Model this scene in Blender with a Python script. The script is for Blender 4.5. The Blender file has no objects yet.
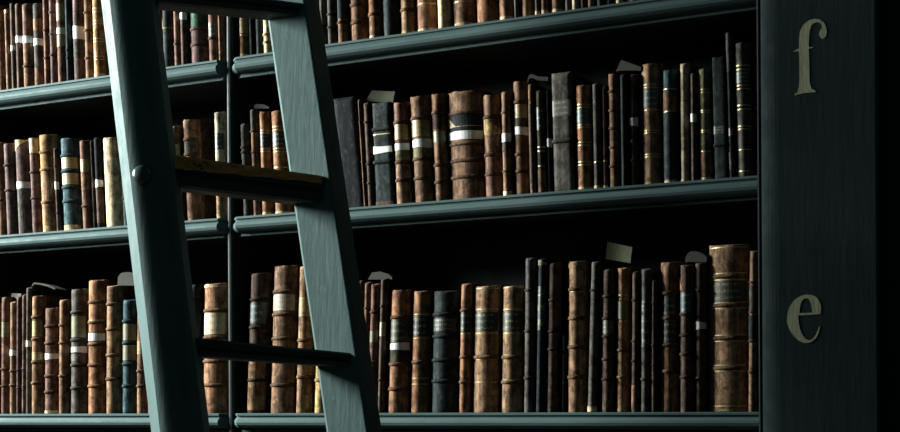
import bpy, bmesh, math, random
from mathutils import Vector, Matrix
random.seed(11)
S = bpy.context.scene
COL = S.collection

# ------------------------------------------------------------------ camera
FPX, CX, HY = 1500.0, 450.0, 403.6          # focal length (px), principal point
YAW, ROLL = math.radians(28.3), -0.006
CAM = Vector((1.836, -2.471, 1.55))
FW = Vector((-math.sin(YAW), math.cos(YAW), 0))
RT0 = Vector((math.cos(YAW), math.sin(YAW), 0)); UP0 = Vector((0, 0, 1))
RT = RT0 * math.cos(ROLL) + UP0 * math.sin(ROLL)
UP = UP0 * math.cos(ROLL) - RT0 * math.sin(ROLL)
cd = bpy.data.cameras.new('camera'); cam = bpy.data.objects.new('camera', cd); COL.objects.link(cam)
M = Matrix((RT, UP, -FW)).transposed().to_4x4(); M.translation = CAM
cam.matrix_world = M
cd.sensor_width = 36; cd.lens = FPX / 900 * 36; cd.shift_y = (HY - 216) / 900
cd.clip_start = 0.05
S.camera = cam

# ------------------------------------------------------------------ light
w = bpy.data.worlds.new('world'); S.world = w; w.use_nodes = True
w.node_tree.nodes['Background'].inputs[0].default_value = (0.42, 0.85, 0.92, 1)
w.node_tree.nodes['Background'].inputs[1].default_value = 0.042
ld = bpy.data.lights.new('window_daylight', 'AREA'); ld.shape = 'RECTANGLE'
ld.size, ld.size_y, ld.energy, ld.color = 0.65, 1.4, 560, (0.93, 1.0, 0.98)
lo = bpy.data.objects.new('window_daylight', ld); COL.objects.link(lo)
lo.location = (-2.25, -0.88, 2.75)
lo.rotation_euler = (Vector((0.5, 0.0, 1.9)) - Vector(lo.location)).to_track_quat('-Z', 'Z').to_euler()
vs = S.view_settings
vs.view_transform = 'Standard'; vs.look = 'None'; vs.exposure = 0.0; vs.gamma = 1.0; vs.use_curve_mapping = False

# ------------------------------------------------------------------ helpers
def at(px, py, Y):                 # point of the plane Y = const seen at a photo pixel
    d = FW + RT * ((px - CX) / FPX) + UP * ((HY - py) / FPX)
    return CAM + d * ((Y - CAM.y) / d.y)
def atz(px, py, Z):                # point at a given distance from the camera
    return CAM + (FW + RT * ((px - CX) / FPX) + UP * ((HY - py) / FPX)) * Z
ALB = .6                           # the palette is read off lit spines; old leather itself is this much darker
def lin(h):
    h = h.lstrip('#'); o = []
    for i in (0, 2, 4):
        c = int(h[i:i+2], 16) / 255
        o.append(c / 12.92 if c <= .04045 else ((c + .055) / 1.055) ** 2.4)
    g = sum(o) / 3
    return (*[(q * .9 + g * .1) * ALB for q in o], 1.0)
def mesh(name, verts, faces, mat, parent=None, color=None, smooth=False, loc=None):
    me = bpy.data.meshes.new(name); me.from_pydata([tuple(v) for v in verts], [], faces)
    bm = bmesh.new(); bm.from_mesh(me); bmesh.ops.recalc_face_normals(bm, faces=bm.faces); bm.to_mesh(me); bm.free()
    if smooth: me.shade_smooth() if hasattr(me, 'shade_smooth') else None
    return link(name, me, mat, parent, color, loc)
def link(name, me, mat, parent=None, color=None, loc=None):
    if mat and not me.materials: me.materials.append(mat)
    o = bpy.data.objects.new(name, me); COL.objects.link(o)
    if parent: o.parent = parent
    if color: o.color = color
    if loc is not None: o.location = loc
    return o
def empty(name, loc):
    o = bpy.data.objects.new(name, None); COL.objects.link(o); o.location = loc; o.empty_display_size = .05
    return o
def tag(o, label=None, cat=None, group=None, kind=None):
    if label: o['label'] = label
    if cat: o['category'] = cat
    if group: o['group'] = group
    if kind: o['kind'] = kind
    return o
def box(x0, x1, y0, y1, z0, z1):
    v = [(x, y, z) for x in (x0, x1) for y in (y0, y1) for z in (z0, z1)]
    f = [(0,1,3,2), (4,6,7,5), (0,4,5,1), (2,3,7,6), (0,2,6,4), (1,5,7,3)]
    return v, f
def sweep(rings, caps=True):
    n = len(rings[0]); v = [p for r in rings for p in r]; f = []
    for k in range(len(rings) - 1):
        for i in range(n):
            j = (i + 1) % n
            f.append((k*n+i, k*n+j, (k+1)*n+j, (k+1)*n+i))
    if caps:
        f.append(tuple(range(n))); f.append(tuple(range((len(rings)-1)*n, len(rings)*n)))
    return v, f

# ------------------------------------------------------------------ materials
class N:
    def __init__(s, name):
        s.m = bpy.data.materials.new(name); s.m.use_nodes = True
        s.t = s.m.node_tree; s.p = s.t.nodes['Principled BSDF']
    def n(s, ty, **kw):
        o = s.t.nodes.new(ty)
        for k, v in kw.items():
            if k.startswith('i_'):
                key = k[2:]; key = int(key) if key.isdigit() else key
                s.inp(o.inputs[key], v)
            else: setattr(o, k, v)
        return o
    def inp(s, sock, v):
        if isinstance(v, bpy.types.NodeSocket): s.t.links.new(v, sock)
        else: sock.default_value = v
    def noise(s, vec, scale, detail=3, rough=.6):
        return s.n('ShaderNodeTexNoise', i_Vector=vec, i_Scale=scale, i_Detail=detail, i_Roughness=rough).outputs['Fac']
    def rng(s, v, a, b, c, d):
        return s.n('ShaderNodeMapRange', i_0=v, i_1=a, i_2=b, i_3=c, i_4=d).outputs[0]
    def math(s, op, a, b=0.0):
        return s.n('ShaderNodeMath', operation=op, i_0=a, i_1=b).outputs[0]
    def scale(s, col, f):
        return s.n('ShaderNodeVectorMath', operation='SCALE', i_0=col, i_Scale=f).outputs[0]
    def mix(s, f, a, b):
        o = s.n('ShaderNodeMix', data_type='RGBA')
        s.inp(o.inputs[0], f); s.inp(o.inputs[6], a); s.inp(o.inputs[7], b)
        return o.outputs[2]
    def coords(s, sc=(1, 1, 1), rnd=True):
        tc = s.n('ShaderNodeTexCoord').outputs['Object']
        if rnd:
            r = s.n('ShaderNodeObjectInfo').outputs['Random']
            r = s.math('MULTIPLY', r, 37.0)
            tc = s.n('ShaderNodeVectorMath', operation='ADD', i_0=tc, i_1=r).outputs[0]
        return s.n('ShaderNodeVectorMath', operation='MULTIPLY', i_0=tc, i_1=sc).outputs[0]
    def bump(s, h, st, dist=.002):
        b = s.n('ShaderNodeBump', i_Strength=st, i_Distance=dist, i_Height=h)
        s.t.links.new(b.outputs[0], s.p.inputs['Normal'])
    def done(s, col, rough, spec=.4):
        s.inp(s.p.inputs['Base Color'], col); s.inp(s.p.inputs['Roughness'], rough)
        s.p.inputs['Specular IOR Level'].default_value = spec
        return s.m

def m_leather():
    k = N('old_leather'); c = k.n('ShaderNodeObjectInfo').outputs['Color']
    a = k.noise(k.coords(), 55, 4); b = k.noise(k.coords((170, 170, 14)), 1, 3); d = k.noise(k.coords((1, 1, .5)), 130, 5, .7)
    f = k.math('MULTIPLY', k.rng(a, .38, .62, .5, 1.4), k.rng(b, .4, .6, .6, 1.25))
    base = k.scale(c, f)
    worn = k.n('ShaderNodeVectorMath', operation='MULTIPLY_ADD', i_0=c, i_1=(1.45, 1.4, 1.3), i_2=(.017, .016, .013)).outputs[0]
    base = k.mix(k.rng(d, .54, .63, 0, .75), base, worn)
    e = k.noise(k.coords((1, 1, .8)), 70, 5, .75)
    base = k.mix(k.rng(e, .54, .62, 0, .8), base, k.scale(c, .3))
    k.bump(k.noise(k.coords(), 380, 4), .35, .0012)
    return k.done(base, k.rng(a, .3, .7, .68, .85), .05)
def m_label():
    k = N('title_label'); c = k.n('ShaderNodeObjectInfo').outputs['Color']
    g = k.n('ShaderNodeTexCoord').outputs['Generated']
    sx = k.n('ShaderNodeSeparateXYZ', i_0=g)
    z = k.math('FRACT', k.math('MULTIPLY', sx.outputs[2], 3.0))
    line = k.math('MULTIPLY', k.math('GREATER_THAN', z, .32), k.math('LESS_THAN', z, .72))
    inx = k.math('MULTIPLY', k.math('GREATER_THAN', sx.outputs[0], .14), k.math('LESS_THAN', sx.outputs[0], .86))
    let = k.rng(k.noise(k.coords((620, 10, 260)), 1, 1, .5), .5, .58, 0, .75)
    msk = k.math('MULTIPLY', k.math('MULTIPLY', line, inx), let)
    # gilt on dark labels, brown ink on pale ones
    lum = k.n('ShaderNodeRGBToBW', i_0=c).outputs[0]
    ink = k.mix(k.math('GREATER_THAN', lum, .084), (.27, .22, .10, 1), (.07, .05, .024, 1))
    a = k.noise(k.coords(), 80, 4)
    base = k.mix(msk, k.scale(c, k.rng(a, .3, .7, .65, 1.2)), ink)
    return k.done(base, .5, .35)
def m_gilt():
    k = N('gilt'); a = k.noise(k.coords((500, 100, 100)), 1, 3)
    base = k.mix(k.rng(a, .36, .5, 0, 1), (.10, .07, .03, 1), (.42, .32, .14, 1))
    k.p.inputs['Metallic'].default_value = .35
    return k.done(base, .38, .5)
def m_paper(name='paper'):
    k = N(name); c = k.n('ShaderNodeObjectInfo').outputs['Color']
    a = k.noise(k.coords(), 120, 4)
    return k.done(k.scale(c, k.rng(a, .3, .7, .8, 1.1)), .85, .15)
def m_pages():
    k = N('page_edges'); a = k.noise(k.coords((900, 3, 3)), 1, 2)
    return k.done(k.mix(a, (.12, .09, .054, 1), (.24, .19, .126, 1)), .9, .1)
def m_paint(name, dark, light, worn, rough=.38, stretch=(6, 40, 40), amount=.55, spec=.5):
    dark, light, worn = [tuple(q * ALB for q in c_[:3]) + (1,) for c_ in (dark, light, worn)]; spec *= .6
    k = N(name); co = k.coords((1, 1, 1), False)
    a = k.noise(k.coords(stretch, False), 1, 5, .65); b = k.noise(co, 38, 5, .7); c = k.noise(co, 130, 3)
    base = k.mix(k.rng(a, .3, .7, 0, 1), dark, light)
    base = k.mix(k.rng(b, .64, .76, 0, amount), base, worn)
    base = k.mix(k.rng(c, .7, .74, 0, .7), base, k.scale(dark[:3], .35))
    k.bump(k.noise(k.coords(stretch, False), 3, 4), .3, .002)
    return k.done(base, k.rng(b, .3, .7, rough - .08, rough + .14), spec)
def m_wood_worn():
    k = N('worn_wood'); a = k.noise(k.coords((30, 30, 120), False), 1, 5, .7); b = k.noise(k.coords((1, 1, 1), False), 45, 4, .7)
    base = k.mix(k.rng(a, .35, .65, 0, 1), (.22, .095, .022, 1), (.55, .26, .07, 1))
    base = k.mix(k.rng(b, .56, .62, 0, 1), base, (.012, .016, .016, 1))
    return k.done(base, .6, .3)
LEA, LAB, GIL, PAP, PAG = m_leather(), m_label(), m_gilt(), m_paper(), m_pages()
TEAL = m_paint('teal_paint', (.045, .085, .084, 1), (.075, .122, .117, 1), (.15, .20, .185, 1), .64, (6, 40, 40), .55, .18)
LADP = m_paint('ladder_paint', (.062, .117, .113, 1), (.092, .157, .148, 1), (.17, .24, .225, 1), .66, (40, 40, 5), .55, .2)
RUNP = m_paint('rung_paint', (.02, .028, .028, 1), (.03, .04, .04, 1), (.06, .06, .055, 1), .4)
POSTP = m_paint('post_paint', (.03, .042, .041, 1), (.05, .062, .06, 1), (.08, .09, .085, 1), .6, (40, 40, 5), .4, .2)
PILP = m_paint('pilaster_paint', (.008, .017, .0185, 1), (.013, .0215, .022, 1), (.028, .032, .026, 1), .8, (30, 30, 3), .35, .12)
BOARD = m_paint('shelf_board_paint', (.02, .028, .027, 1), (.03, .04, .038, 1), (.05, .05, .045, 1), .6)
BACK = m_paint('dark_paint', (.012, .016, .016, 1), (.02, .024, .024, 1), (.03, .034, .03, 1), .7)
LETM = m_paint('letter_paint', (.19, .205, .12, 1), (.275, .285, .17, 1), (.10, .10, .07, 1), .55, (60, 60, 20))
FLOORM = m_paint('floor_boards', (.05, .032, .02, 1), (.09, .055, .034, 1), (.12, .08, .05, 1), .5, (4, 60, 4))
WOOD = m_wood_worn()
STEEL = m_paint('bolt_paint', (.03, .05, .05, 1), (.05, .075, .072, 1), (.12, .15, .14, 1), .22)

# ------------------------------------------------------------------ bookcase
ZS = {1: at(380, 36.7, 0).z, 2: at(380, 205.3, 0).z, 3: at(380, 413, 0).z}   # shelf tops
XP = at(229.5, 300, .010).x                       # divider post
XR = at(759, 300, 0).x                          # right end of the shelves
XL = at(-42, 300, 0).x  # unseen left end, pulled in to stop light running behind the books
DEEP = .27
ZALL = dict(ZS); ZALL[0] = ZS[1] + .30; ZALL[4] = ZS[3] - .44; ZALL[5] = ZS[3] - .9
v, f = box(XL - .6, XR + 1.4, -3.2, .4, -.04, 0)
tag(mesh('floor', v, f, FLOORM), 'dark wooden floor in front of the bookcase', 'floor', kind='structure')
case = empty('bookcase', ((XP + XR) / 2, .1, 0))
tag(case, 'tall teal painted bookcase with divider post and lettered pilaster', 'bookcase')
C0 = Vector(case.location)
def cpart(name, vf, mat, parent=None, color=None):
    vv = [Vector(p) - C0 for p in vf[0]]
    return mesh(name, vv, vf[1], mat, parent or case, color)
TOPZ = ZALL[0] + .35
cpart('back_panel', box(XL, XR + .02, DEEP, DEEP + .015, .0, TOPZ), BACK)
# nosing profile: (outward, down)
PROF = [(-.030, 0), (.0, 0), (.0015, -.001), (.0015, -.0045), (-.0015, -.0060), (-.002, -.0080), (.001, -.0105), (.0045, -.014),
        (.0055, -.0185), (.004, -.0235), (-.001, -.0275), (-.006, -.0295), (-.022, -.0305), (-.022, -.0335), (-.0195, -.0340),
        (-.0195, -.0378), (-.030, -.0378)]
def nosing(xa, xb, z):
    me_ = 1 if xb < XP else 0             # mitred return against the post, butt joint against the pilaster
    rings = []
    for x, e in ((xa, 1), (xa + .02, 0), ((xa + xb) / 2, 0), (xb - .014 * me_, 0), (xb, me_)):
        r = []
        for o, d in PROF:
            oo = max(-.0285, o - .0195 * e) if o > -.029 else o
            xx = x
            r.append((xx, -oo, z + d))
        rings.append(r)
    return sweep(rings)
for k, z in sorted(ZALL.items()):
    for xa, xb in ((XL + .006, XP - .0065), (XP + .0065, XR)):
        sh = cpart('shelf', box(xa, xb, .030, DEEP, z - .026, z), BOARD)
        n = cpart('nosing', nosing(xa, xb, z), TEAL, sh)
def post(xc, wd, yf):
    # rounded front bead and a full-depth divider
    ring = lambda z: [(xc - wd/2, .0198, z), (xc - wd/2, yf + .004, z), (xc - wd/3, yf + .001, z), (xc, yf, z), (xc + wd/3, yf + .001, z), (xc + wd/2, yf + .004, z), (xc + wd/2, .0198, z)]
    return sweep([ring(0), ring(TOPZ)])
for xx in (XP, XL):
    dv = cpart('divider', box(xx - .0062, xx + .0062, .020, DEEP, 0, TOPZ), BACK)  # shade of the divider sides put into the colour by the dark paint
    cpart('front_bead', post(xx, .0105, .010), POSTP, dv)
# pilaster
XF0 = at(762, 300, -.02).x; XF1 = at(880, 300, -.02).x
def pil(z):
    p = [(XR, DEEP, z), (XR, -.004, z), (XR + .003, -.007, z), (XR + .006, -.004, z)]
    for i in range(9):
        a = i / 8 * math.pi / 2
        p.append((XR + .007 + .034 * (1 - math.cos(a)), -.003 - .019 * math.sin(a), z))
    p += [(XF1 - .006, -.022, z), (XF1 - .002, -.021, z), (XF1, -.017, z), (XF1, DEEP, z)]
    return p
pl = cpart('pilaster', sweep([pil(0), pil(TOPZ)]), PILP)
tag(pl, 'dark pilaster bearing the painted letters f and e')
def letter(name, loops, label):
    cu = bpy.data.curves.new(name, 'CURVE'); cu.dimensions = '2D'; cu.fill_mode = 'BOTH'; cu.extrude = .0004
    for lp in loops:
        sp = cu.splines.new('POLY'); sp.points.add(len(lp) - 1); sp.use_cyclic_u = True
        for q, (px, py) in zip(sp.points, lp):
            P = at(px, py, -.022); q.co = (P.x, P.z, 0, 1)
    t = bpy.data.objects.new('t', cu); COL.objects.link(t)
    me = bpy.data.meshes.new_from_object(t); bpy.data.objects.remove(t)
    for vv in me.vertices:
        x, z, y = vv.co; vv.co = Vector((x, -.0224 - y, z)) - C0
    me.name = name
    o = link(name, me, LETM, pl); o['label'] = label
def smooth(pts, it=2):
    for _ in range(it):
        q = []
        for i in range(len(pts)):
            a, b = pts[i], pts[(i + 1) % len(pts)]
            q += [(a[0]*.75+b[0]*.25, a[1]*.75+b[1]*.25), (a[0]*.25+b[0]*.75, a[1]*.25+b[1]*.75)]
        pts = q
    return pts
E1 = [(427,172),(424,172),(428,130),(415,90),(390,65),(350,56),(310,62),(265,90),(235,135),(221,195),(226,240),(245,282),(275,320),(310,344),(345,350),(380,337),(406,307),(419,265),(421,247),(415,249),(404,280),(390,308),(370,328),(350,332),(325,316),(305,280),(293,230),(290,182),(294,182),(340,181),(424,174)]
E2 = [(299,168),(299,160),(301,130),(311,95),(330,79),(350,80),(365,105),(372,140),(373,160),(373,166),(330,168)]
letter('letter_e', [smooth([(750+x/6, 285+y/6) for x, y in E1], 1), smooth([(750+x/6, 285+y/6) for x, y in E2], 1)], 'painted pale olive letter e')
F1 = [(794.7,95.2),(794.9,94.0),(797.5,92.3),(799.2,86),(799.6,78),(799.2,51.4),(797,51.2),(793.3,51.7),(797.5,49.0),(799.2,48.6)]
F1 += [(740+x/6, y/6) for x, y in ((355,240),(360,190),(380,150),(415,122),(450,113),(480,117),(505,135),(518,165),(523,195),(515,220),(500,234),(485,228),(473,210),(480,185),(492,170),(490,148),(470,133),(445,138),(428,155),(418,190),(413,250),(413,280),(445,285),(413,293))]
F1 += [(809.3,60),(809.6,82),(811.5,88.2),(815.9,91.2),(815.8,92.2),(806,92.8)]
letter('letter_f', [F1], 'painted pale olive letter f')
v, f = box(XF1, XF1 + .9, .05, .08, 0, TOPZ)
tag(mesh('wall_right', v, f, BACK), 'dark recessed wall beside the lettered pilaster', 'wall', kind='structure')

# ------------------------------------------------------------------ ladder
lad = empty('library_ladder', (0, 0, 0))
tag(lad, 'worn teal wooden library ladder standing in front of the bookcase', 'ladder')
ZL0, ZL1 = 2.55, 2.45        # distance from the camera of the near rail at y=0 / y=432
ZR0, ZR1 = 2.70, 2.60
def rail(pa, pb, za, zb, sec):
    A = atz(pa, 0, za); B = atz(pb, 432, zb); d = (A - B) / (A.z - B.z)
    rings = []
    for z in [0.0] + [.35 * i for i in range(1, 9)]:
        c = A + d * (z - A.z)
        rings.append([c + RT0 * r + FW * q for r, q in sec])
    return sweep(rings), A, d
SL = [(0,.043), (.0225,.0025), (.0300,-.0012), (.0360,-.0028), (.043,-.0036), (.050,-.0038), (.058,-.0032), (.068,-.001), (.080,.006), (.091,.02), (.094,.066), (.02,.08)]
SR = [(0,.034), (.002,.003), (.005,-.0005), (.0725,-.033), (.0755,-.0325), (.0980,.0), (.088,.05), (.012,.06)]
(vl, fl), AL, DL = rail(96, 146, ZL0, ZL1, SL)
(vr, fr), AR, DR = rail(264, 325.5, ZR0, ZR1, SR)
base = Vector((sum(p[0] for p in vl[:12] + vr[:8]) / 20, sum(p[1] for p in vl[:12] + vr[:8]) / 20, 0))
lad.location = base
def lpart(name, vf, mat, parent=None):
    return mesh(name, [Vector(p) - base for p in vf[0]], vf[1], mat, parent or lad)
def bevel(o, wdt, seg=2):
    b = o.modifiers.new('bevel', 'BEVEL'); b.width = wdt; b.segments = seg; b.limit_method = 'ANGLE'; b.angle_limit = .5
rl = lpart('rail', (vl, fl), LADP); rr = lpart('rail', (vr, fr), LADP)
bevel(rr, .002)
for p in rl.data.polygons: p.use_smooth = True
es_ = rl.modifiers.new('edge', 'EDGE_SPLIT'); es_.split_angle = .45
def on_rail(A, d, z): return A + d * (z - A.z)
def rung(pl_, pr_, worn=False):
    # pl_, pr_: (x, ytop, ybottom) of the front edge near the two rails
    def zz(A, d, py, px):
        lo_, hi_ = 0, 3.5
        for _ in range(40):
            m_ = (lo_ + hi_) / 2; c = on_rail(A, d, m_); q = c - CAM
            yy = HY - FPX * q.dot(UP) / q.dot(FW)
            if yy > py: lo_ = m_
            else: hi_ = m_
        return m_
    ZA = (ZL0 + (ZL1 - ZL0) * pl_[1] / 432) + .040
    ZB = (ZR0 + (ZR1 - ZR0) * pr_[1] / 432) - .028
    A = atz(pl_[0] , pl_[1], ZA); B = atz(pr_[0], pr_[1], ZB)
    ax = (B - A).normalized(); A = A - ax * .012
    ha = abs(pl_[2] - pl_[1]) * ZA / FPX; hb = abs(pr_[2] - pr_[1]) * ZB / FPX
    bk = Vector((0, 0, 1)).cross(ax).normalized()        # horizontal, away from the camera
    if bk.dot(FW) < 0: bk = -bk
    dn = -Vector((0, 0, 1))
    def ring(P, h):
        s = [(0.004, .0), (0, .0035), (0, .46*h), (.006, .5*h), (.006, .58*h), (.001, .62*h), (0, .70*h), (.003, .92*h), (.010, h), (.052, h), (.056, .8*h), (.056, .0)]
        return [P + bk * a + dn * b for a, b in s]
    o = lpart('rung', sweep([ring(A + (B - A) * t, ha + (hb - ha) * t) for t in (0, .25, .5, .75, 1)]), RUNP)
    if worn:
        rings = []
        for i in range(13):
            t = i / 12 * .93; h = ha + (hb - ha) * t; P = A + (B - A) * t
            ht = (.44 - .2 * t + .03 * math.sin(i * 2.3)) * h
            rings.append([P + bk * a + dn * b for a, b in ((.006, -.0008), (.0030, -.0008), (-.0008, .003), (-.0008, ht), (.001, ht))])
        w_ = lpart('worn_edge', sweep(rings), WOOD, o); w_['label'] = 'strip of bare ochre wood along the tread edge'
    return o
rung((165, -16, 3), (309, 3.5, 16.5))
rung((177, 155.5, 187), (333, 177.5, 205), True)
rung((195, 337.5, 357), (360, 353.8, 368))
rung((214, 520, 535), (386, 524, 538))
rung((235, 705, 720), (410, 695, 709))
rung((252, 885, 900), (440, 868, 882))
rung((150, -205, -183), (290, -165, -145))
# bolt head on the near rail
c = on_rail(AL, DL, 0)
zb = atz(141, 176, ZL0 - .04).z
c = on_rail(AL, DL, zb) + RT0 * .044 + FW * (-.0055)
vv, ff = [], []; nr = [(1, 0), (1, .35), (.93, .6), (.75, .82), (.42, .96), (0.02, 1)]; SEG = 20
ax = (-FW * .95 - RT0 * .3).normalized(); e1 = DL.normalized(); e1 = (e1 - ax * e1.dot(ax)).normalized(); e2 = ax.cross(e1)
for r, h in nr:
    for i in range(SEG):
        a = 2 * math.pi * i / SEG
        vv.append(c + (e1 * math.cos(a) + e2 * math.sin(a)) * r * .0165 + ax * (h * .015 - .003))
for k in range(len(nr) - 1):
    for i in range(SEG): ff.append((k*SEG+i, k*SEG+(i+1)%SEG, (k+1)*SEG+(i+1)%SEG, (k+1)*SEG+i))
ff += [tuple(range(SEG)), tuple(range((len(nr)-1)*SEG, len(nr)*SEG))]
b_ = lpart('bolt_head', (vv, ff), STEEL, rl); b_.data.shade_smooth()
b_['label'] = 'round domed bolt head'

# ------------------------------------------------------------------ books
NA = 10
def arc(t, b, flat):
    pts = []
    for i in range(NA + 1):
        s = 2 * i / NA - 1
        pts.append((t / 2 * s, -b * (1 - abs(s) ** (5 if flat else 2.1))))
    return pts
def build_book(P, t, h, dep, shear, col, feats, flat, label, group, rnd, gap_shade=.38):
    """P: world point of the foot of the spine shoulder line; feats carry local heights"""
    b = min(.46 * t, .018) if not flat else .0022
    root = empty('leather_book', P); tag(root, label, 'book', group)
    A = arc(t, b, flat)
    def sk(x, y, z): return (x + shear * z, y, z)
    # rounded leather spine, and two boards behind the joint
    tk = min(.0026, t * .2)
    prof = [(-t/2, .0105), (-t/2 + .0009, .006), (-t/2, .002)] + A[1:-1] + [(t/2, .002), (t/2 - .0009, .006), (t/2, .0105)]
    nf = len(prof)
    prof += [(t/2 - tk, .0105), (t/2 - tk, .004), (-t/2 + tk, .004), (-t/2 + tk, .0105)]
    rings = []
    for k, z in enumerate([0, .0025, .008, h * .3, h * .6, h - .012, h - .004, h]):
        r = []
        for i, (x, y) in enumerate(prof):
            zz_ = z; yy = y
            if 2 < i < nf - 3:
                q = abs(x) / (t / 2)
                if k >= 6: zz_ = z - (.0018 * (1 - q) + .0026 * rnd.random() * (k == 7)); yy = y + (.0016 if k == 7 else 0)
                if k == 0: yy = y + .001
            r.append(sk(x, yy, zz_))
        rings.append(r)
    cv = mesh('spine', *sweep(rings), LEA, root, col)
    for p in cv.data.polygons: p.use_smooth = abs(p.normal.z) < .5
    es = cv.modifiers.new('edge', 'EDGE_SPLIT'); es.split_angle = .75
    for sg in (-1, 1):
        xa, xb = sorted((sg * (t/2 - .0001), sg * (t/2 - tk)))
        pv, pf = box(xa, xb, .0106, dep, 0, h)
        mesh('board', [sk(*p) for p in pv], pf, LEA, root, tuple(c_ * gap_shade for c_ in col[:3]) + (1,))  # darker than the spine: shade of the gaps put into the board colour
    pv, pf = box(-t/2 + tk + .0003, t/2 - tk - .0003, .0045, dep - .004, .003, h - .0045)
    mesh('page_block', [sk(*p) for p in pv], pf, PAG, root)
    def strip(name, z0, z1, off, mat, color, s0=0.0, s1=1.0, prof_fn=None, sides=0.0):
        pts = []
        for i in range(13):
            s = s0 + (s1 - s0) * i / 12; q = 2 * s - 1
            pts.append((t / 2 * q * (1 + off / t), -b * (1 - abs(q) ** (5 if flat else 2.1)) - off, s))
        rr_ = []
        for x, y, s in pts:
            lo_, hi_ = (z0, z1) if prof_fn is None else prof_fn(s, z0, z1)
            rr_.append([sk(x, y, lo_), sk(x, y, hi_), sk(x, y + off + .0006, hi_), sk(x, y + off + .0006, lo_)])
        o = mesh(name, *sweep(rr_), mat, root, color)
        for p in o.data.polygons: p.use_smooth = False
        return o
    for ft in feats:
        k = ft[0]
        if k == 'b':
            rr_ = []
            hh = max(.0022, min(.0042, .1 * t + .001)); pr = min(.0034, .1 * t + .0008)
            for x, y in A:
                q = 1 + .0012 / t
                rr_.append([sk(x * q, y + .001, ft[1] + hh), sk(x * q, y - pr * .75, ft[1] + hh * .62), sk(x * q, y - pr, ft[1]), sk(x * q, y - pr * .75, ft[1] - hh * .62), sk(x * q, y + .001, ft[1] - hh)])
            o = mesh('raised_band', *sweep(rr_), LEA, root, tuple(c_ * .55 for c_ in col[:3]) + (1,))  # band colour lowered to draw in shadow lines at the ribs
            for p in o.data.polygons: p.use_smooth = True
        elif k == 'g': strip('gilt_line', ft[1] - .0009, ft[1] + .0009, .0003, GIL, None, .03, .97)
        elif k == 'l': strip('title_label', ft[1], ft[2], .00045, LAB, lin(ft[3]), .04, .96)
        elif k == 'p': strip('leather_patch', ft[1], ft[2], .0004 if len(ft) < 5 else .0009, LEA, lin(ft[3]), .0, 1, ft[4] if len(ft) > 4 else None)
        elif k == 't': strip('paper_tag', ft[1], ft[2], .0008, PAP, (.52, .52, .49, 1), -.0, 1.0, lambda s, a, c_: (a + .0012 * math.sin(s * 3 + t * 900), c_ + .0012 * math.sin(s * 2.6 + t * 700)))
        elif k == 'e': strip('tail_band', .0012, .0012 + ft[1], .0005, LEA, lin(ft[2]), .03, .97)
    return root

TRI_R = lambda s, a, c: (a + (c - a) * min(1, s * 1.05) * .98, c)      # torn to a triangle
TRI_L = lambda s, a, c: (a, c - (c - a) * min(.97, s * 3.0))
TORN = lambda s, a, c: (a + (c - a) * (.1 * math.sin(9 * s)), c - (c - a) * max(0, (s - .45)) * 1.2)
BOTTOM = {1: lambda x: at(x, 0, 0), 2: None, 3: None}
def ybot(row, px):                 # photo row where a spine meets its shelf
    y = 200.0
    for _ in range(25):
        p = at(px, y, .03); y += (p.z - ZS[row]) * 480
    return y
PAL = dict(tan='957354', orange='976a4a', brown='806047', red='775646', dbrown='56453a', maroon='69504a', purple='64504c', grey='524d46', slate='2f3838',
           black='15191b', teal='3a5357', green='3c5848', ochre='ab9058', honey='b38a56', cream='dcbf92', olive='77724e', dolive='3e3e2d', pale='b9a98a', dgreen='202e28', night='22292c')
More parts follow.
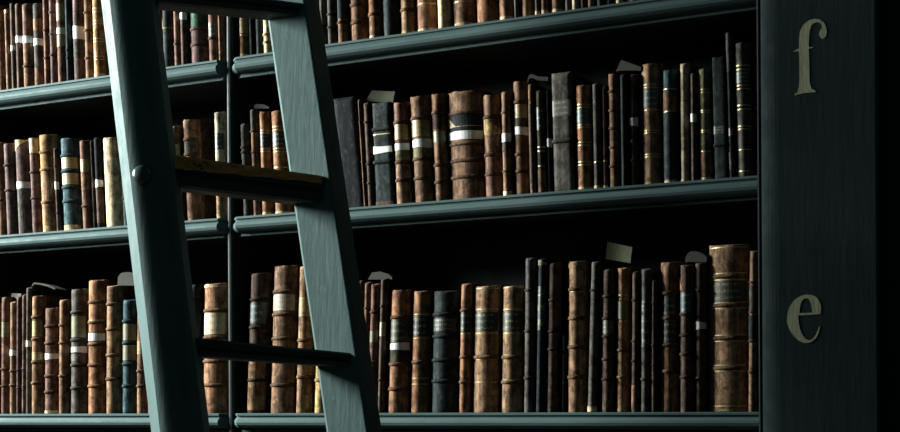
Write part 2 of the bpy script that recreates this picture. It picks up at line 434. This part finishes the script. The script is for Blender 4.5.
# (x0, x1, ytop, colour, look, features, options) - photo measurements of every spine
ROWS = {}
ROWS[3, 'far'] = [
 (-9, 0.6, 303, 'tan', 'plain tan book beside a green-labelled red-brown one', [('b', 340), ('b', 375)]),
 (1, 8.6, 296.5, 'red', 'red-brown book with small green title label', [('l', 322, 337, 'olive'), ('b', 369), ('b', 386)]),
 (10, 16.6, 301, 'brown', 'slim brown book with low white tag', [('t', 350, 356), ('b', 371), ('b', 385)]),
 (17, 21.2, 296, 'purple', 'very slim purplish book beside a red-brown one', [('b', 370), ('b', 388)]),
 (21.6, 26, 294, 'red', 'very slim reddish book with no tag', [('b', 369), ('b', 386)]),
 (26.4, 31, 287, 'grey', 'thin grey book with small square white tag', [('t', 340, 347)]),
 (32, 43, 295, 'tan', 'tan book with two gilt ornamented labels', [('b', 317), ('l', 321, 336, 'ochre'), ('b', 339), ('l', 352, 360, 'ochre'), ('b', 362), ('b', 383)]),
 (44, 58.5, 307, 'red', 'short broad reddish book with white tag', [('b', 326), ('b', 343), ('t', 353, 359), ('b', 376), ('b', 392), ('e', .006, 'cream')]),
 (59.5, 69, 299, 'brown', 'plain brown book beside the short broad reddish one', [('b', 325), ('b', 343), ('b', 376)]),
 (70, 86, 288, 'grey', 'thick dark grey book with gilt lettering above white tag', [('b', 312), ('l', 316, 337, 'olive'), ('b', 340), ('t', 346.5, 352.5), ('l', 354, 361, 'grey'), ('b', 365), ('b', 388)]),
 (88.5, 105, 279, 'orange', 'tall orange-tan book with white tag and raised bands', [('b', 302), ('g', 303.5), ('b', 322), ('g', 320), ('t', 333.5, 340), ('b', 344), ('b', 365), ('b', 386)]),
 (105.8, 120, 284.5, 'tan', 'tan and grey-brown ribbed book with no tag', [('b', 304), ('b', 329), ('b', 355), ('b', 379)]),
 (122.5, 136, 299, 'teal', 'teal book with grey-green label', [('b', 321), ('l', 324, 340, 'olive'), ('b', 343), ('l', 345, 360, 'olive'), ('b', 364), ('b', 386)]),
 (137, 147, 302, 'brown', 'brown gilt book close behind the near ladder rail', [('l', 341, 354, 'ochre'), ('b', 371), ('b', 386)]),
 (148, 158, 300, 'red', 'red-brown book mostly hidden by the near ladder rail', [('b', 386)]),
 (161, 186, 296, 'dbrown', 'dark brown book hidden behind the near ladder rail', [('b', 330)]),
 (190, 200.5, 284, 'night', 'nearly black book with pale worn head', [('p', 284.5, 297, 'olive', TRI_L)]),
 (204.5, 227, 282.5, 'orange', 'thick orange book with torn white head and cream label', [('p', 283, 287, 'cream', TORN), ('b', 310), ('l', 312.5, 334, 'cream'), ('b', 337), ('b', 361), ('b', 385)], dict(dx=2)),
]
ROWS[3, 'near'] = [
 (251, 268, 272, 'dbrown', 'dark ribbed book with teal-grey label', [('b', 299), ('l', 302.5, 323, 'teal'), ('b', 327), ('b', 380), ('p', 355, 410, 'tan')], dict(dx=4.5)),
 (274, 297, 264.5, 'brown', 'thick brown book with pale grey-green label', [('b', 291), ('l', 294, 310, 'pale'), ('b', 314), ('b', 338), ('b', 385)], dict(dx=4)),
 (299.5, 314, 265, 'tan', 'tan book with gilt label beside the far ladder rail', [('l', 297, 316, 'ochre'), ('b', 340), ('b', 377)], dict(dx=4)),
 (318, 334, 268, 'ochre', 'yellowish book mostly hidden by the far ladder rail', [('b', 380)], dict(dx=4)),
 (338, 356, 275, 'dbrown', 'dark brown book hidden behind the far ladder rail', [('b', 380)], dict(dx=4)),
 (358.5, 364, 280, 'dbrown', 'thin dark book just clear of the far ladder rail', [('b', 306)], dict(dx=4)),
 (365, 370.8, 281.5, 'brown', 'slim brown book with fine ribs beside a reddish one', [('b', 308), ('b', 330), ('b', 352)], dict(dx=3.5)),
 (371.2, 380, 283, 'red', 'reddish slim book with small olive label', [('b', 312), ('l', 331, 342, 'olive'), ('b', 362)], dict(dx=3.5)),
 (381, 387, 278, 'dbrown', 'narrow dark book with whitish specks', [('b', 306), ('l', 322, 336, 'pale'), ('b', 380)], dict(dx=3.5)),
 (391.5, 411, 289, 'orange', 'orange calf book with green label and white tag', [('b', 317), ('l', 319.5, 342, 'dolive'), ('t', 343, 349.5), ('p', 350, 362, 'dolive'), ('b', 364), ('b', 389)], dict(dx=4)),
 (413.5, 431, 290, 'orange', 'orange calf book with dark green label and gilt lines', [('g', 314), ('l', 316, 336, 'dgreen'), ('g', 338), ('b', 362), ('g', 378), ('g', 384)], dict(dx=3)),
 (433.5, 458, 290, 'slate', 'thick slate-black book with raised bands', [('b', 314), ('l', 318, 331, 'night'), ('b', 336), ('b', 360), ('b', 381)], dict(dx=2.5)),
 (461.5, 472.5, 283, 'orange', 'narrow brown book with dark green label', [('b', 310), ('l', 312, 332, 'dgreen'), ('g', 333.5), ('b', 357), ('b', 382)], dict(dx=2.5)),
 (473.7, 499.5, 285, 'tan', 'broad brown calf book with gilt lines and faded tail', [('g', 288), ('g', 309), ('l', 312, 331, 'dgreen'), ('g', 333), ('b', 357), ('g', 359), ('g', 382)], dict(dx=2)),
 (503, 524, 285, 'tan', 'broad calf book with grey-green label and gilt ornaments', [('g', 287), ('g', 309), ('l', 311, 331, 'dolive'), ('g', 333), ('b', 357), ('g', 355), ('b', 382), ('g', 380)], dict(dx=2)),
 (525.5, 536, 257, 'grey', 'tall grey-brown book with pale flecks', [('b', 290), ('b', 331), ('b', 378)], dict(dx=1.5)),
 (538.8, 547.8, 258, 'night', 'tall thin blackish book with pale head cap', [('p', 258, 265, 'pale', TORN), ('l', 286, 330, 'dgreen')], dict(dx=3)),
 (548.5, 560, 262, 'dbrown', 'dark brown slim book with pale foot', [('b', 300), ('b', 331), ('b', 349)], dict(dx=2)),
 (562, 567.5, 334, 'night', 'very short black book sunk between taller ones', [], dict(back=.01)),
 (568.8, 587, 260, 'tan', 'tall pale tan book with three dark ribs', [('p', 261, 268, 'ochre', TRI_L), ('g', 291), ('b', 289), ('b', 318), ('b', 347), ('b', 377)], dict(dx=1.3)),
 (591.5, 601, 261, 'grey', 'wavy slim grey book with white patch at the foot', [('e', .010, 'cream'), ('b', 290)], dict(dx=4)),
 (603, 616, 268, 'dbrown', 'dark brown book with mottled pale label', [('b', 296), ('l', 320, 334, 'grey'), ('b', 318), ('b', 336), ('b', 359), ('b', 379)], dict(dx=1.5)),
 (617, 629, 267, 'tan', 'slim tan book with gilt lines and white foot', [('g', 295), ('g', 299), ('l', 301, 319, 'olive'), ('g', 321), ('b', 350), ('b', 377), ('e', .004, 'cream')], dict(dx=.6)),
 (632.5, 640, 271, 'dbrown', 'very dark slim book with rusty foot', [('b', 300), ('b', 341), ('b', 361), ('p', 385, 409, 'red')], dict(dx=1)),
 (641, 651.5, 268, 'grey', 'grey book with bluish white flecks', [('l', 300, 312, 'slate'), ('l', 315, 347, 'slate'), ('b', 379)], dict(dx=.5)),
 (652.3, 658, 279, 'dbrown', 'thin dark purplish book beside a green-labelled one', [('b', 303), ('b', 345), ('b', 365)], dict(dx=.5)),
 (659, 680, 261, 'brown', 'brown book with two dark green labels', [('b', 293), ('l', 296, 316, 'dgreen'), ('b', 318), ('l', 321, 343, 'dgreen'), ('b', 345), ('b', 371)], dict(dx=0)),
 (680.6, 694, 264, 'dbrown', 'dark book with rusty head and teal label', [('p', 277, 290, 'orange', TRI_L), ('l', 292, 313, 'teal'), ('b', 314), ('b', 335), ('b', 354), ('b', 377)], dict(dx=0)),
 (695, 707, 262, 'dbrown', 'dark brown book with small white tag beside the largest one', [('b', 290), ('t', 322, 329.5), ('b', 378)], dict(dx=0)),
 (708, 748.5, 243.5, 'tan', 'largest brown calf book with gilt bands and title panel', [('g', 247), ('g', 273), ('b', 276), ('g', 279.5), ('l', 281, 301, 'dolive'), ('g', 302.5), ('b', 305), ('g', 308), ('g', 335), ('b', 338), ('g', 341), ('g', 365), ('b', 368), ('g', 371), ('g', 406), ('e', .004, 'ochre')], dict(dx=0)),
 (749.8, 758.5, 250, 'brown', 'knobbly brown book against the lettered pilaster', [('b', 282), ('p', 285, 311, 'grey'), ('b', 312), ('p', 315, 339, 'slate'), ('b', 341), ('b', 372)], dict(dx=1.5)),
]
ROWS[2, 'far'] = [
 (-14, -6, 140, 'dbrown', 'unseen dark brown filler book at the outer end of the row', []),  # out of view, added to block light from the empty shelf end
 (-5, 2.3, 141, 'brown', 'plain brown book beside a plain purplish one', [('b', 170), ('b', 200)]),
 (3, 12.5, 142, 'purple', 'purplish brown plain book beside a parchment-cornered one', [('b', 165), ('b', 190)]),
 (14, 27.5, 138, 'purple', 'purplish book with parchment corner and white tag', [('p', 138.5, 155, 'cream', TRI_R), ('t', 181, 188), ('p', 189, 230, 'grey')]),
 (28.7, 38, 136.5, 'maroon', 'maroon book with cream head', [('p', 137, 152.5, 'cream'), ('b', 172), ('b', 198)]),
 (38, 53, 133, 'honey', 'tallest ochre book with paler head', [('b', 151.5), ('b', 169), ('p', 170, 225, 'tan'), ('b', 202)]),
 (53.5, 58.4, 147, 'dbrown', 'thin dark brown book with white tag beside ochre one', [('b', 166), ('t', 182, 189), ('b', 213)]),
 (59, 77, 136.5, 'teal', 'blue-green book with two ochre labels', [('b', 155), ('l', 157, 168, 'ochre'), ('b', 170.5), ('l', 173, 184, 'ochre'), ('b', 187), ('b', 201), ('e', .010, 'cream')]),
 (79, 88, 139, 'red', 'red-brown book with ochre label', [('l', 159, 171.5, 'ochre'), ('p', 173, 190, 'brown'), ('b', 206)]),
 (90, 92.6, 140, 'dbrown', 'thread-thin brown book beside a black one', []),
 (93, 101, 136.5, 'black', 'black book with brown foot and white tag', [('t', 180, 187), ('p', 188, 223, 'dbrown')]),
 (102, 119, 136, 'cream', 'cream parchment book close to the near ladder rail', []),
 (120, 128, 150, 'slate', 'slate book half hidden by the near ladder rail', [('b', 198)]),
 (130, 150, 135, 'brown', 'brown book hidden behind the near ladder rail', []),
 (171, 179, 125, 'brown', 'slim brown book with whitish lower half', [('p', 144, 200, 'pale')], dict(dx=-4.5)),
 (181.5, 196, 118, 'brown', 'brown book with grey middle and reddish foot', [('b', 139), ('p', 140, 154, 'grey'), ('b', 154), ('p', 185, 218, 'red')], dict(dx=-5)),
 (214, 223.3, 110.5, 'pale', 'pale slim green-labelled book against the divider post', [('g', 131), ('l', 133, 149, 'dgreen'), ('g', 150.5), ('p', 190, 216, 'tan')], dict(dx=-2.5, gap_shade=.08)),  # boards coloured nearly black to keep the gap beside them in shade
]
ROWS[2, 'near'] = [
 (240, 248.5, 122.5, 'grey', 'short grey book nearest the divider post', [('b', 147), ('b', 152)], dict(dx=-3.5)),
 (249.6, 257, 108.5, 'brown', 'worn grey-brown book beside a gilt orange one', [('p', 109, 129, 'grey'), ('b', 131), ('b', 152)], dict(dx=-4)),
 (259, 269, 110, 'orange', 'slim orange book with black gilt-edged label', [('g', 130), ('g', 132.5), ('l', 134, 147, 'night'), ('g', 148.5), ('g', 151), ('e', .003, 'cream')], dict(dx=-3)),
 (270.5, 287, 109, 'orange', 'orange calf book with grey label touching the far ladder rail', [('g', 126), ('g', 129.5), ('l', 131.5, 146, 'slate'), ('g', 148), ('g', 151), ('g', 167), ('e', .003, 'cream')], dict(dx=-4.5)),
 (290, 312, 108, 'brown', 'brown book hidden behind the far ladder rail', []),
 (331.5, 355.5, 97, 'black', 'scuffed black book leaning by the far ladder rail', [], dict(dx=-12, flat=1)),
 (357, 362.2, 99, 'brown', 'narrow brown book beside the scuffed black one', [('b', 122), ('b', 162), ('b', 182)], dict(dx=-5)),
 (362.8, 371, 101, 'dbrown', 'narrow dark brown book beside a slate-black one', [('b', 122), ('b', 164), ('b', 183)], dict(dx=-5)),
 (371.5, 391, 102, 'slate', 'slate-black book with white tag', [('g', 134), ('b', 129), ('t', 146, 153), ('b', 162), ('e', .005, 'red')], dict(dx=-4.5, flat=1)),
 (392, 408, 100.5, 'red', 'red-brown book with ochre label over white tag', [('b', 122), ('l', 124, 139, 'ochre'), ('t', 142.5, 149.5), ('p', 150.5, 160, 'olive'), ('b', 162), ('b', 180), ('p', 163, 205, 'tan')], dict(dx=-3.5)),
 (409.3, 429.5, 94, 'brown', 'brown book with yellow label over white tag', [('b', 117.5), ('l', 119.5, 136, 'ochre'), ('t', 139, 147), ('p', 148, 157, 'olive'), ('b', 158.5), ('b', 178)], dict(dx=-6)),
 (431, 444.5, 92, 'brown', 'slender brown book with yellow-green patch', [('b', 112), ('p', 114, 129, 'dbrown'), ('l', 131, 142, 'olive'), ('b', 165), ('b', 182)], dict(dx=-4.5)),
 (446.7, 481.5, 89, 'brown', 'very broad brown book with white tag across dark panel', [('b', 112), ('p', 113.5, 130, 'night'), ('l', 114, 126, 'cream'), ('t', 131, 138.5), ('b', 143), ('b', 160), ('b', 176.5)], dict(dx=-4.5, tri=1)),
 (482.5, 500, 93, 'brown', 'brown book with torn yellow label and no tag', [('b', 116.5), ('p', 118.5, 134, 'ochre', TORN), ('g', 133), ('b', 154.5), ('b', 174), ('p', 156, 197, 'red')], dict(dx=-3)),
 (501.5, 511.3, 90, 'brown', 'slim brown book with white tag and pale foot', [('b', 112), ('t', 133.5, 141), ('p', 142, 152, 'dbrown'), ('b', 171), ('e', .006, 'cream')], dict(dx=-2)),
 (512, 527.5, 79.5, 'brown', 'tall brown book with cream-yellow label and white tag', [('b', 101.5), ('l', 104, 117.5, 'ochre'), ('p', 118, 126, 'grey'), ('t', 126.5, 134.5), ('b', 154), ('b', 171)], dict(dx=-3)),
 (528, 534, 83, 'brown', 'narrow brown book under a dark leather flap', [('p', 104, 190, 'dbrown')], dict(dx=-2.5)),
 (535, 544, 89, 'dolive', 'dark olive book with gilt lettering down the spine', [('l', 107, 130, 'dgreen'), ('g', 147), ('g', 151), ('g', 166), ('p', 170, 192, 'brown')], dict(dx=-3)),
 (545.5, 550.4, 89, 'black', 'thin black book with small white tag', [('t', 139, 146.5)], dict(dx=-2.5)),
 (550.8, 572, 72, 'grey', 'tall flat grey book with two gilt title lines', [('l', 100, 116, 'grey'), ('b', 141)], dict(dx=-3.5, flat=1)),
 (574, 592, 83.5, 'orange', 'orange calf book with green label between gilt lines', [('g', 104), ('g', 107), ('l', 108.5, 123, 'teal'), ('g', 124.5), ('g', 127), ('g', 142), ('g', 145), ('g', 161.5), ('g', 164.5), ('e', .003, 'cream')], dict(dx=-2)),
 (592.3, 600.5, 82, 'grey', 'slim grey-brown book with white specked foot', [('g', 162), ('e', .003, 'cream')], dict(dx=-2)),
 (602, 607, 84, 'dbrown', 'thin dark brown book with white specked foot', [('g', 161), ('e', .003, 'cream')], dict(dx=-1.5)),
 (607.6, 619.5, 72, 'brown', 'brown unlabelled book with four dark ribs', [('b', 91), ('b', 110), ('b', 128), ('b', 147), ('b', 166)], dict(dx=-2)),
 (620, 627.5, 73, 'night', 'blackish violet book under a tented paper', [], dict(dx=-2)),
 (628.5, 638, 73, 'dbrown', 'dark brown book with square white tag beside a broad one', [('t', 117.5, 125.5), ('b', 141), ('b', 160)], dict(dx=-1)),
 (640.3, 661, 61.5, 'tan', 'broad brown calf book with blue-green label', [('g', 62.5), ('g', 84), ('g', 87), ('l', 88.5, 107, 'teal'), ('g', 109.5), ('g', 130), ('g', 132.5), ('g', 154), ('g', 156.5), ('e', .003, 'ochre')], dict(dx=-1.8)),
 (663, 676.5, 68, 'teal', 'blue book with brown gilt-ruled label', [('g', 88.5), ('p', 91, 110, 'brown'), ('g', 94), ('g', 99), ('g', 105), ('g', 111), ('p', 113, 178, 'slate'), ('g', 131), ('e', .003, 'cream')], dict(dx=-1.5)),
 (680, 688, 62, 'pale', 'narrow book with pale worn edge', [('e', .003, 'cream')], dict(dx=-1)),
 (690.5, 696, 72, 'dbrown', 'very thin dark book with white tag beside pale-edged one', [('t', 114, 121.5)], dict(dx=-1)),
 (698.5, 710.5, 67, 'olive', 'olive-brown book with gilt lines and pale foot', [('g', 89), ('g', 92), ('g', 110), ('g', 112), ('g', 130), ('g', 132), ('g', 151), ('p', 153, 174, 'brown'), ('e', .003, 'cream')], dict(dx=-2.2)),
 (711.8, 725, 56, 'slate', 'flat slate-blue book beside a very tall thin one', [('l', 126, 134, 'slate'), ('b', 145)], dict(dx=-3, flat=1)),
 (725.4, 731.5, 31, 'dgreen', 'tallest thin dark green book', [('p', 32, 72, 'grey'), ('l', 128, 136, 'grey'), ('p', 152, 170, 'grey')], dict(dx=-4.5)),
 (733.7, 750.5, 41, 'grey', 'grey-brown book with green label and paired gilt lines', [('g', 65), ('g', 69), ('l', 71, 83, 'green'), ('g', 85), ('g', 88.5), ('g', 105), ('g', 109), ('g', 126), ('g', 129), ('g', 149.5), ('g', 171)], dict(dx=-3.5)),
]
ROWS[1, 'far'] = [
 (-14, -5, 5, 'dbrown', 'unseen dark brown filler book at the outer end of the row', []),  # added filler out of view, keeps light off the first books
 (-4, 2.6, 4, 'red', 'plain red-brown book beside a thin pale-headed one', [('b', 40)]),
 (4, 8.4, 8, 'brown', 'thin brown book with pale head', [('p', 9, 13, 'cream')]),
 (9.4, 14, 2, 'dbrown', 'very thin dark book with lowest white tag', [('t', 45, 51)]),
 (14.4, 20.5, 2, 'dbrown', 'thin dark book with white tag beside a red-brown one', [('t', 36, 42)]),
 (21.5, 31, 2, 'red', 'red-brown worn book with white tag', [('t', 36, 43), ('p', 44, 85, 'brown'), ('b', 66)]),
 (31.8, 41.5, 1.5, 'grey', 'grey-brown book with slanted white tag', [('p', 18, 30, 'brown'), ('t', 38.5, 45.5), ('p', 68, 84, 'red')]),
 (42.3, 47.5, -6, 'red', 'slim reddish book with no tag', [('b', 30), ('b', 58)]),
 (48, 54.5, -5, 'maroon', 'slim maroon-brown book with dark ribs', [('b', 12), ('b', 34), ('b', 55)]),
 (55.5, 63.5, -6, 'red', 'pinkish book with golden label and white tag', [('l', 3, 20, 'ochre'), ('t', 27, 33.5), ('l', 35, 46, 'ochre')]),
 (64.5, 69.7, -6, 'slate', 'slim slate-grey book', [('b', 50), ('b', 58)]),
 (71, 82, -8, 'purple', 'dark purplish book with tall white tag', [('t', 25.5, 38.5), ('p', 40, 58, 'grey')]),
 (83.2, 91, -10, 'brown', 'brown book with faint bands beside golden tan one', [('b', 12), ('b', 30), ('b', 58)]),
 (91.8, 103.5, -12, 'honey', 'golden tan gilt-banded book by the near ladder rail', [('g', 7.5), ('g', 11), ('g', 20), ('g', 23), ('g', 38), ('g', 41), ('g', 56), ('g', 59), ('e', .005, 'cream')]),
 (105, 128, -14, 'brown', 'brown book hidden behind the near ladder rail', []),
 (130, 158, -14, 'red', 'red-brown book hidden behind the near ladder rail', []),
 (161, 171.5, -20, 'slate', 'slate-green book with gold ornament at its edge', [('p', 2, 28, 'ochre', TRI_L)]),
 (172.2, 178.5, -20, 'red', 'red-brown slim book between two darker ones', [('b', 44)]),
 (179, 185.5, -20, 'dbrown', 'dark slim book with white tag at mid spine', [('t', 12, 19)]),
 (188.8, 206, -22, 'red', 'book with grey-green head over reddish body', [('p', -15, 27, 'green'), ('b', 28), ('p', 29, 64, 'maroon'), ('b', 44)]),
 (206.8, 216, -20, 'red', 'mottled pinkish book beside the one with grey-green head', [('b', 38), ('l', 22, 36, 'grey')]),
 (216.6, 220, -18, 'brown', 'very thin brown book touching the divider post', []),
]
ROWS[1, 'near'] = [
 (237, 246.5, -25, 'brown', 'brown book with gilt ornament nearest the divider post', [('l', 18, 33, 'ochre'), ('g', 35), ('e', .003, 'cream')]),
 (247.4, 252.5, -25, 'black', 'thin black book between brown and dark grey ones', []),
 (254, 260.5, -25, 'slate', 'dark grey-green slim book beside a cream one', []),
 (261.5, 271, -26, 'cream', 'yellowish cream book touching the far ladder rail', [('b', 34), ('b', 42)]),
 (273, 298, -28, 'brown', 'brown book hidden behind the far ladder rail', []),
 (318, 324, -38, 'grey', 'thin dark grey book just clear of the far ladder rail', [('b', 25)]),
 (325.7, 334, -38, 'grey', 'grey-brown ribbed book beside a thinner dark grey one', [('b', 14), ('b', 27)]),
 (336, 346.5, -38, 'brown', 'brown book with bluish head', [('p', -30, 18, 'slate'), ('b', 22)]),
 (348, 366, -40, 'brown', 'broad dull brown book with faint ribs', [('b', 4), ('b', 22)]),
 (367, 380.3, -40, 'orange', 'orange-tan book with one rib and pale foot', [('b', 13.5), ('e', .003, 'cream')]),
 (381, 398, -42, 'slate', 'broad slate-grey book', []),
 (399, 413, -44, 'tan', 'olive tan book beside a broad slate one', [('b', 9), ('e', .003, 'ochre')]),
 (415, 435, -46, 'orange', 'broad orange-brown book with gilt line', [('g', 3), ('e', .003, 'cream')]),
 (436, 448, -48, 'cream', 'cream vellum book with gilt rule', [('g', 3)]),
 (449.7, 473, -50, 'brown', 'broad brown book with pale tail edge', [('g', 1), ('e', .004, 'cream')]),
 (474.5, 496.5, -52, 'orange', 'broad orange book with grey scuff', []),
 (497.3, 511, -54, 'orange', 'orange book with bright white tail edge', [('e', .004, 'cream')]),
 (512.3, 517, -55, 'grey', 'thin grey book beside a tan one', []),
 (519, 531, -56, 'tan', 'plain tan book between thin grey ones', []),
 (533, 537.5, -57, 'grey', 'thin grey book with white foot spot', [('e', .004, 'cream')]),
 (539, 547, -58, 'brown', 'slim brown book with white foot spot', [('e', .004, 'cream')]),
 (548.5, 562, -60, 'tan', 'tan book with cream tail edge', [('e', .004, 'cream')]),
 (563, 568.7, -61, 'grey', 'thin grey-brown plain book beside a white-edged one', []),
 (569.7, 577, -62, 'pale', 'thin book with white edge', []),
 (578.5, 584.5, -63, 'dbrown', 'thin dark brown book past the white-edged one', []),
 (585, 593, -64, 'brown', 'brown book with curled pale foot', [('e', .003, 'tan')]),
 (595, 602.5, -66, 'slate', 'slim slate book between brown and blue-grey ones', []),
 (603.5, 612, -67, 'slate', 'slim blue-grey book beside a white-footed brown one', []),
 (614, 622, -68, 'brown', 'brown book with bright white foot beside a blue-grey one', [('e', .004, 'cream')]),
 (624, 640, -70, 'brown', 'plain brown book beside the white-footed one', []),
]
SHELFN = {3: 'e shelf', 2: 'f shelf', 1: 'top shelf'}
BAYN = {'far': 'in the bay beyond the divider', 'near': ''}
for (row, bay), specs in ROWS.items():
    items = []
    for sp in specs:
        x0, x1, yt, colr, look, feats = sp[:6]; op = sp[6] if len(sp) > 6 else {}
        rnd = random.Random(int(x0 * 10) + row * 1000)
        dx = op.get('dx', {1: -2.5, 2: -4.0, 3: .5}[row])
        ys = .019 + .008 * rnd.random() + op.get('back', 0)
        yb = ybot(row, (x0 + x1) / 2)
        yq = ys + (.0022 if op.get('flat') else min(.46 * (x1 - x0) / 470, .018)) * .9
        tl, tr = at(x0, yt, yq).x, at(x1, yt, yq).x
        bl = at(x0 - dx, yb, yq).x; br = bl + (tr - tl)
        items.append([tl, tr, bl, br, ys, at((x0 + x1) / 2, yt, ys).z - ZS[row], sp, rnd])
    lim0, lim1 = (XL + .008, XP - .0075) if bay == 'far' else (XP + .0075, XR - .001)
    for it in items:                     # keep neighbours apart and inside the bay
        m_ = min(it[0], it[2]) - lim0
        if m_ < 0: it[0] -= m_; it[2] -= m_
        m_ = max(it[1], it[3]) - lim1
        if m_ > 0: it[1] -= m_; it[3] -= m_
    for a, b in zip(items, items[1:]):
        for i, j in ((1, 0), (3, 2)):
            g = a[i] + .0018 - b[j]
            if g > 0: a[i] -= g / 2; b[j] += g / 2
    for tl, tr, bl, br, ys, h, sp, rnd in items:
        x0, x1, yt, colr, look, feats = sp[:6]; op = sp[6] if len(sp) > 6 else {}
        t = max(.004, min(tr - tl, br - bl)); shear = ((tl + tr) - (bl + br)) / 2 / h
        flat = bool(op.get('flat'))
        b = min(.46 * t, .018) if not flat else .0022
        P = Vector(((bl + br) / 2, ys + b, ZS[row]))
        pxm = (x0 + x1) / 2
        H = lambda y: at(pxm, y, ys).z - ZS[row]
        fs = []
        for ft in feats:
            if ft[0] in 'bg': z = (H(ft[1]),)
            elif ft[0] == 'e': fs.append(('e', ft[1] + {1: .007, 2: .004, 3: 0}[row], PAL[ft[2]])); continue
            else: z = (max(.002, H(ft[2])), min(h - .003, H(ft[1])))
            rest = tuple(ft[2:] if ft[0] in 'bg' else ft[3:])
            if rest and isinstance(rest[0], str): rest = (PAL[rest[0]],) + rest[1:]
            if z[0] < h - .002: fs.append((ft[0],) + z + rest)
        if op.get('tri'): fs = [('p', f_[1], f_[2], f_[3], TRI_L) if f_[0] == 'l' else f_ for f_ in fs]
        c = lin(PAL[colr]); jit = .9 + .2 * rnd.random()
        c = tuple(q * jit for q in c[:3]) + (1,)
        label = (look + ' on the ' + SHELFN[row] + (', far bay' if bay == 'far' else ''))
        grp = 'books on the ' + SHELFN[row] + (' beyond the divider' if bay == 'far' else ' beside the pilaster')
        build_book(P, t, h, min(.19, .62 * h + .02), shear, c, fs, flat, label, grp, rnd, op.get('gap_shade', .38))

# ------------------------------------------------------------------ loose papers and flaps lying on the books
def flap(name, pts, thick, y0, y1, color, label, cat, mat=PAP, foot=None):
    """a curled sheet: polyline of photo pixels at depth y0, carried back to y1"""
    top = [at(x, y, y0) for x, y in pts]
    low = [Vector((p.x, y0, p.z - thick)) for p in top]
    if foot: low = [Vector((p.x, y0, min(p.z - .001, at(x, foot, y0).z))) for p, (x, y) in zip(top, pts)]
    base = Vector((sum(p.x for p in top) / len(top), (y0 + y1) / 2, min(p.z for p in low)))
    rings = []
    for k in range(4):
        yy = y0 + (y1 - y0) * k / 3
        dz = -.002 * k / 3
        rings.append([Vector((p.x, yy, p.z + dz)) - base for p in top] + [Vector((p.x, yy, p.z)) - base for p in reversed(low)])
    o = mesh(name, *sweep(rings), mat, None, color, loc=base)
    tag(o, label, cat, 'loose papers and flaps on the books'); return o
def card(name, pts, y0, curl, color, label, cat, mat=PAP):
    """a standing sheet of paper, slightly curled"""
    (xa, ya), (xb, yb), (xc, yc), (xd, yd) = pts       # top-left, top-right, bottom-right, bottom-left
    n = 8; fr, bk = [], []
    P = [at(x, y, y0) for x, y in pts]
    base = (P[2] + P[3]) / 2
    g = []
    for i in range(n + 1):
        s = i / n
        for k in range(4):
            u = k / 3
            q = (P[3] * (1 - s) + P[2] * s) * (1 - u) + (P[0] * (1 - s) + P[1] * s) * u
            q = q + Vector((0, curl * math.sin(math.pi * s) + .004 * u * u, 0)); g.append(q - base)
    m_ = len(g); vv = g + [q + Vector((0, .0007, 0)) for q in g]; ff = []
    for i in range(n):
        for k in range(3):
            a = i * 4 + k; ff += [(a, a + 4, a + 5, a + 1), (m_ + a, m_ + a + 1, m_ + a + 5, m_ + a + 4)]
    for i in range(n):
        a = i * 4; ff.append((a, m_ + a, m_ + a + 4, a + 4)); a += 3; ff.append((a, a + 4, m_ + a + 4, m_ + a))
    for k in range(3):
        a = k; ff.append((a, a + 1, m_ + a + 1, m_ + a)); a = n * 4 + k; ff.append((a, m_ + a, m_ + a + 1, a + 1))
    o = mesh(name, vv, ff, mat, None, color, loc=base)
    tag(o, label, cat, 'loose papers and flaps on the books'); return o
G1, G2, G3 = lin('404138'), lin('4c4b41'), lin('2c2c28')
card('paper_slip', [(10.5, 293), (20, 293.5), (20.5, 303), (10.5, 301)], .045, .003, G2, 'small grey paper slip behind slim brown books on the e shelf', 'paper')
flap('leather_flap', [(31.5, 290), (32, 285), (34, 282.5), (40, 283), (48, 285), (55, 288)], .0035, .030, .07, G1, 'curled grey flap over the tan gilt book on the e shelf', 'flap')
flap('leather_flap', [(117.5, 285), (118, 277), (121, 273), (127, 272), (136, 273)], .011, .035, .08, G1, 'puffy grey flap above the teal book on the e shelf', 'flap', foot=285.5)
flap('leather_flap', [(368, 279), (372, 272.5), (380, 271.5), (388, 274), (392, 277)], .006, .030, .07, G1, 'dark curled flap over slim books by the far ladder rail', 'flap', foot=279.5)
card('paper_slip', [(606.8, 241.5), (631.5, 247), (630.5, 263), (605.5, 259)], .040, .004, lin('484b33'), 'olive paper slip standing above dark book on the e shelf', 'paper')
flap('leather_flap', [(685, 264), (685.5, 257), (689, 252), (695, 251), (702, 253), (706.5, 257)], .009, .032, .08, G2, 'pale curled flap beside the largest book on the e shelf', 'flap', foot=262)
flap('leather_flap', [(254, 105), (258, 104), (264, 104.5), (269, 107)], .004, .035, .07, G3, 'thin pale flap behind the gilt orange book on the f shelf', 'flap', foot=108.5)
card('paper_slip', [(371, 90), (394, 91), (393, 103), (366, 101)], .042, .003, lin('3a3c2a'), 'olive paper sheet rising behind slate-black book on the f shelf', 'paper')
flap('leather_flap', [(527.5, 80), (529, 75), (532, 74), (538, 76.5), (548, 77)], .007, .030, .07, G3, 'dark leather flap over narrow brown book on the f shelf', 'flap')
flap('folded_paper', [(616, 71), (621, 60), (630, 63), (641, 67)], .0035, .030, .07, G2, 'tented grey paper lying on dark books of the f shelf', 'paper', foot=70.5)
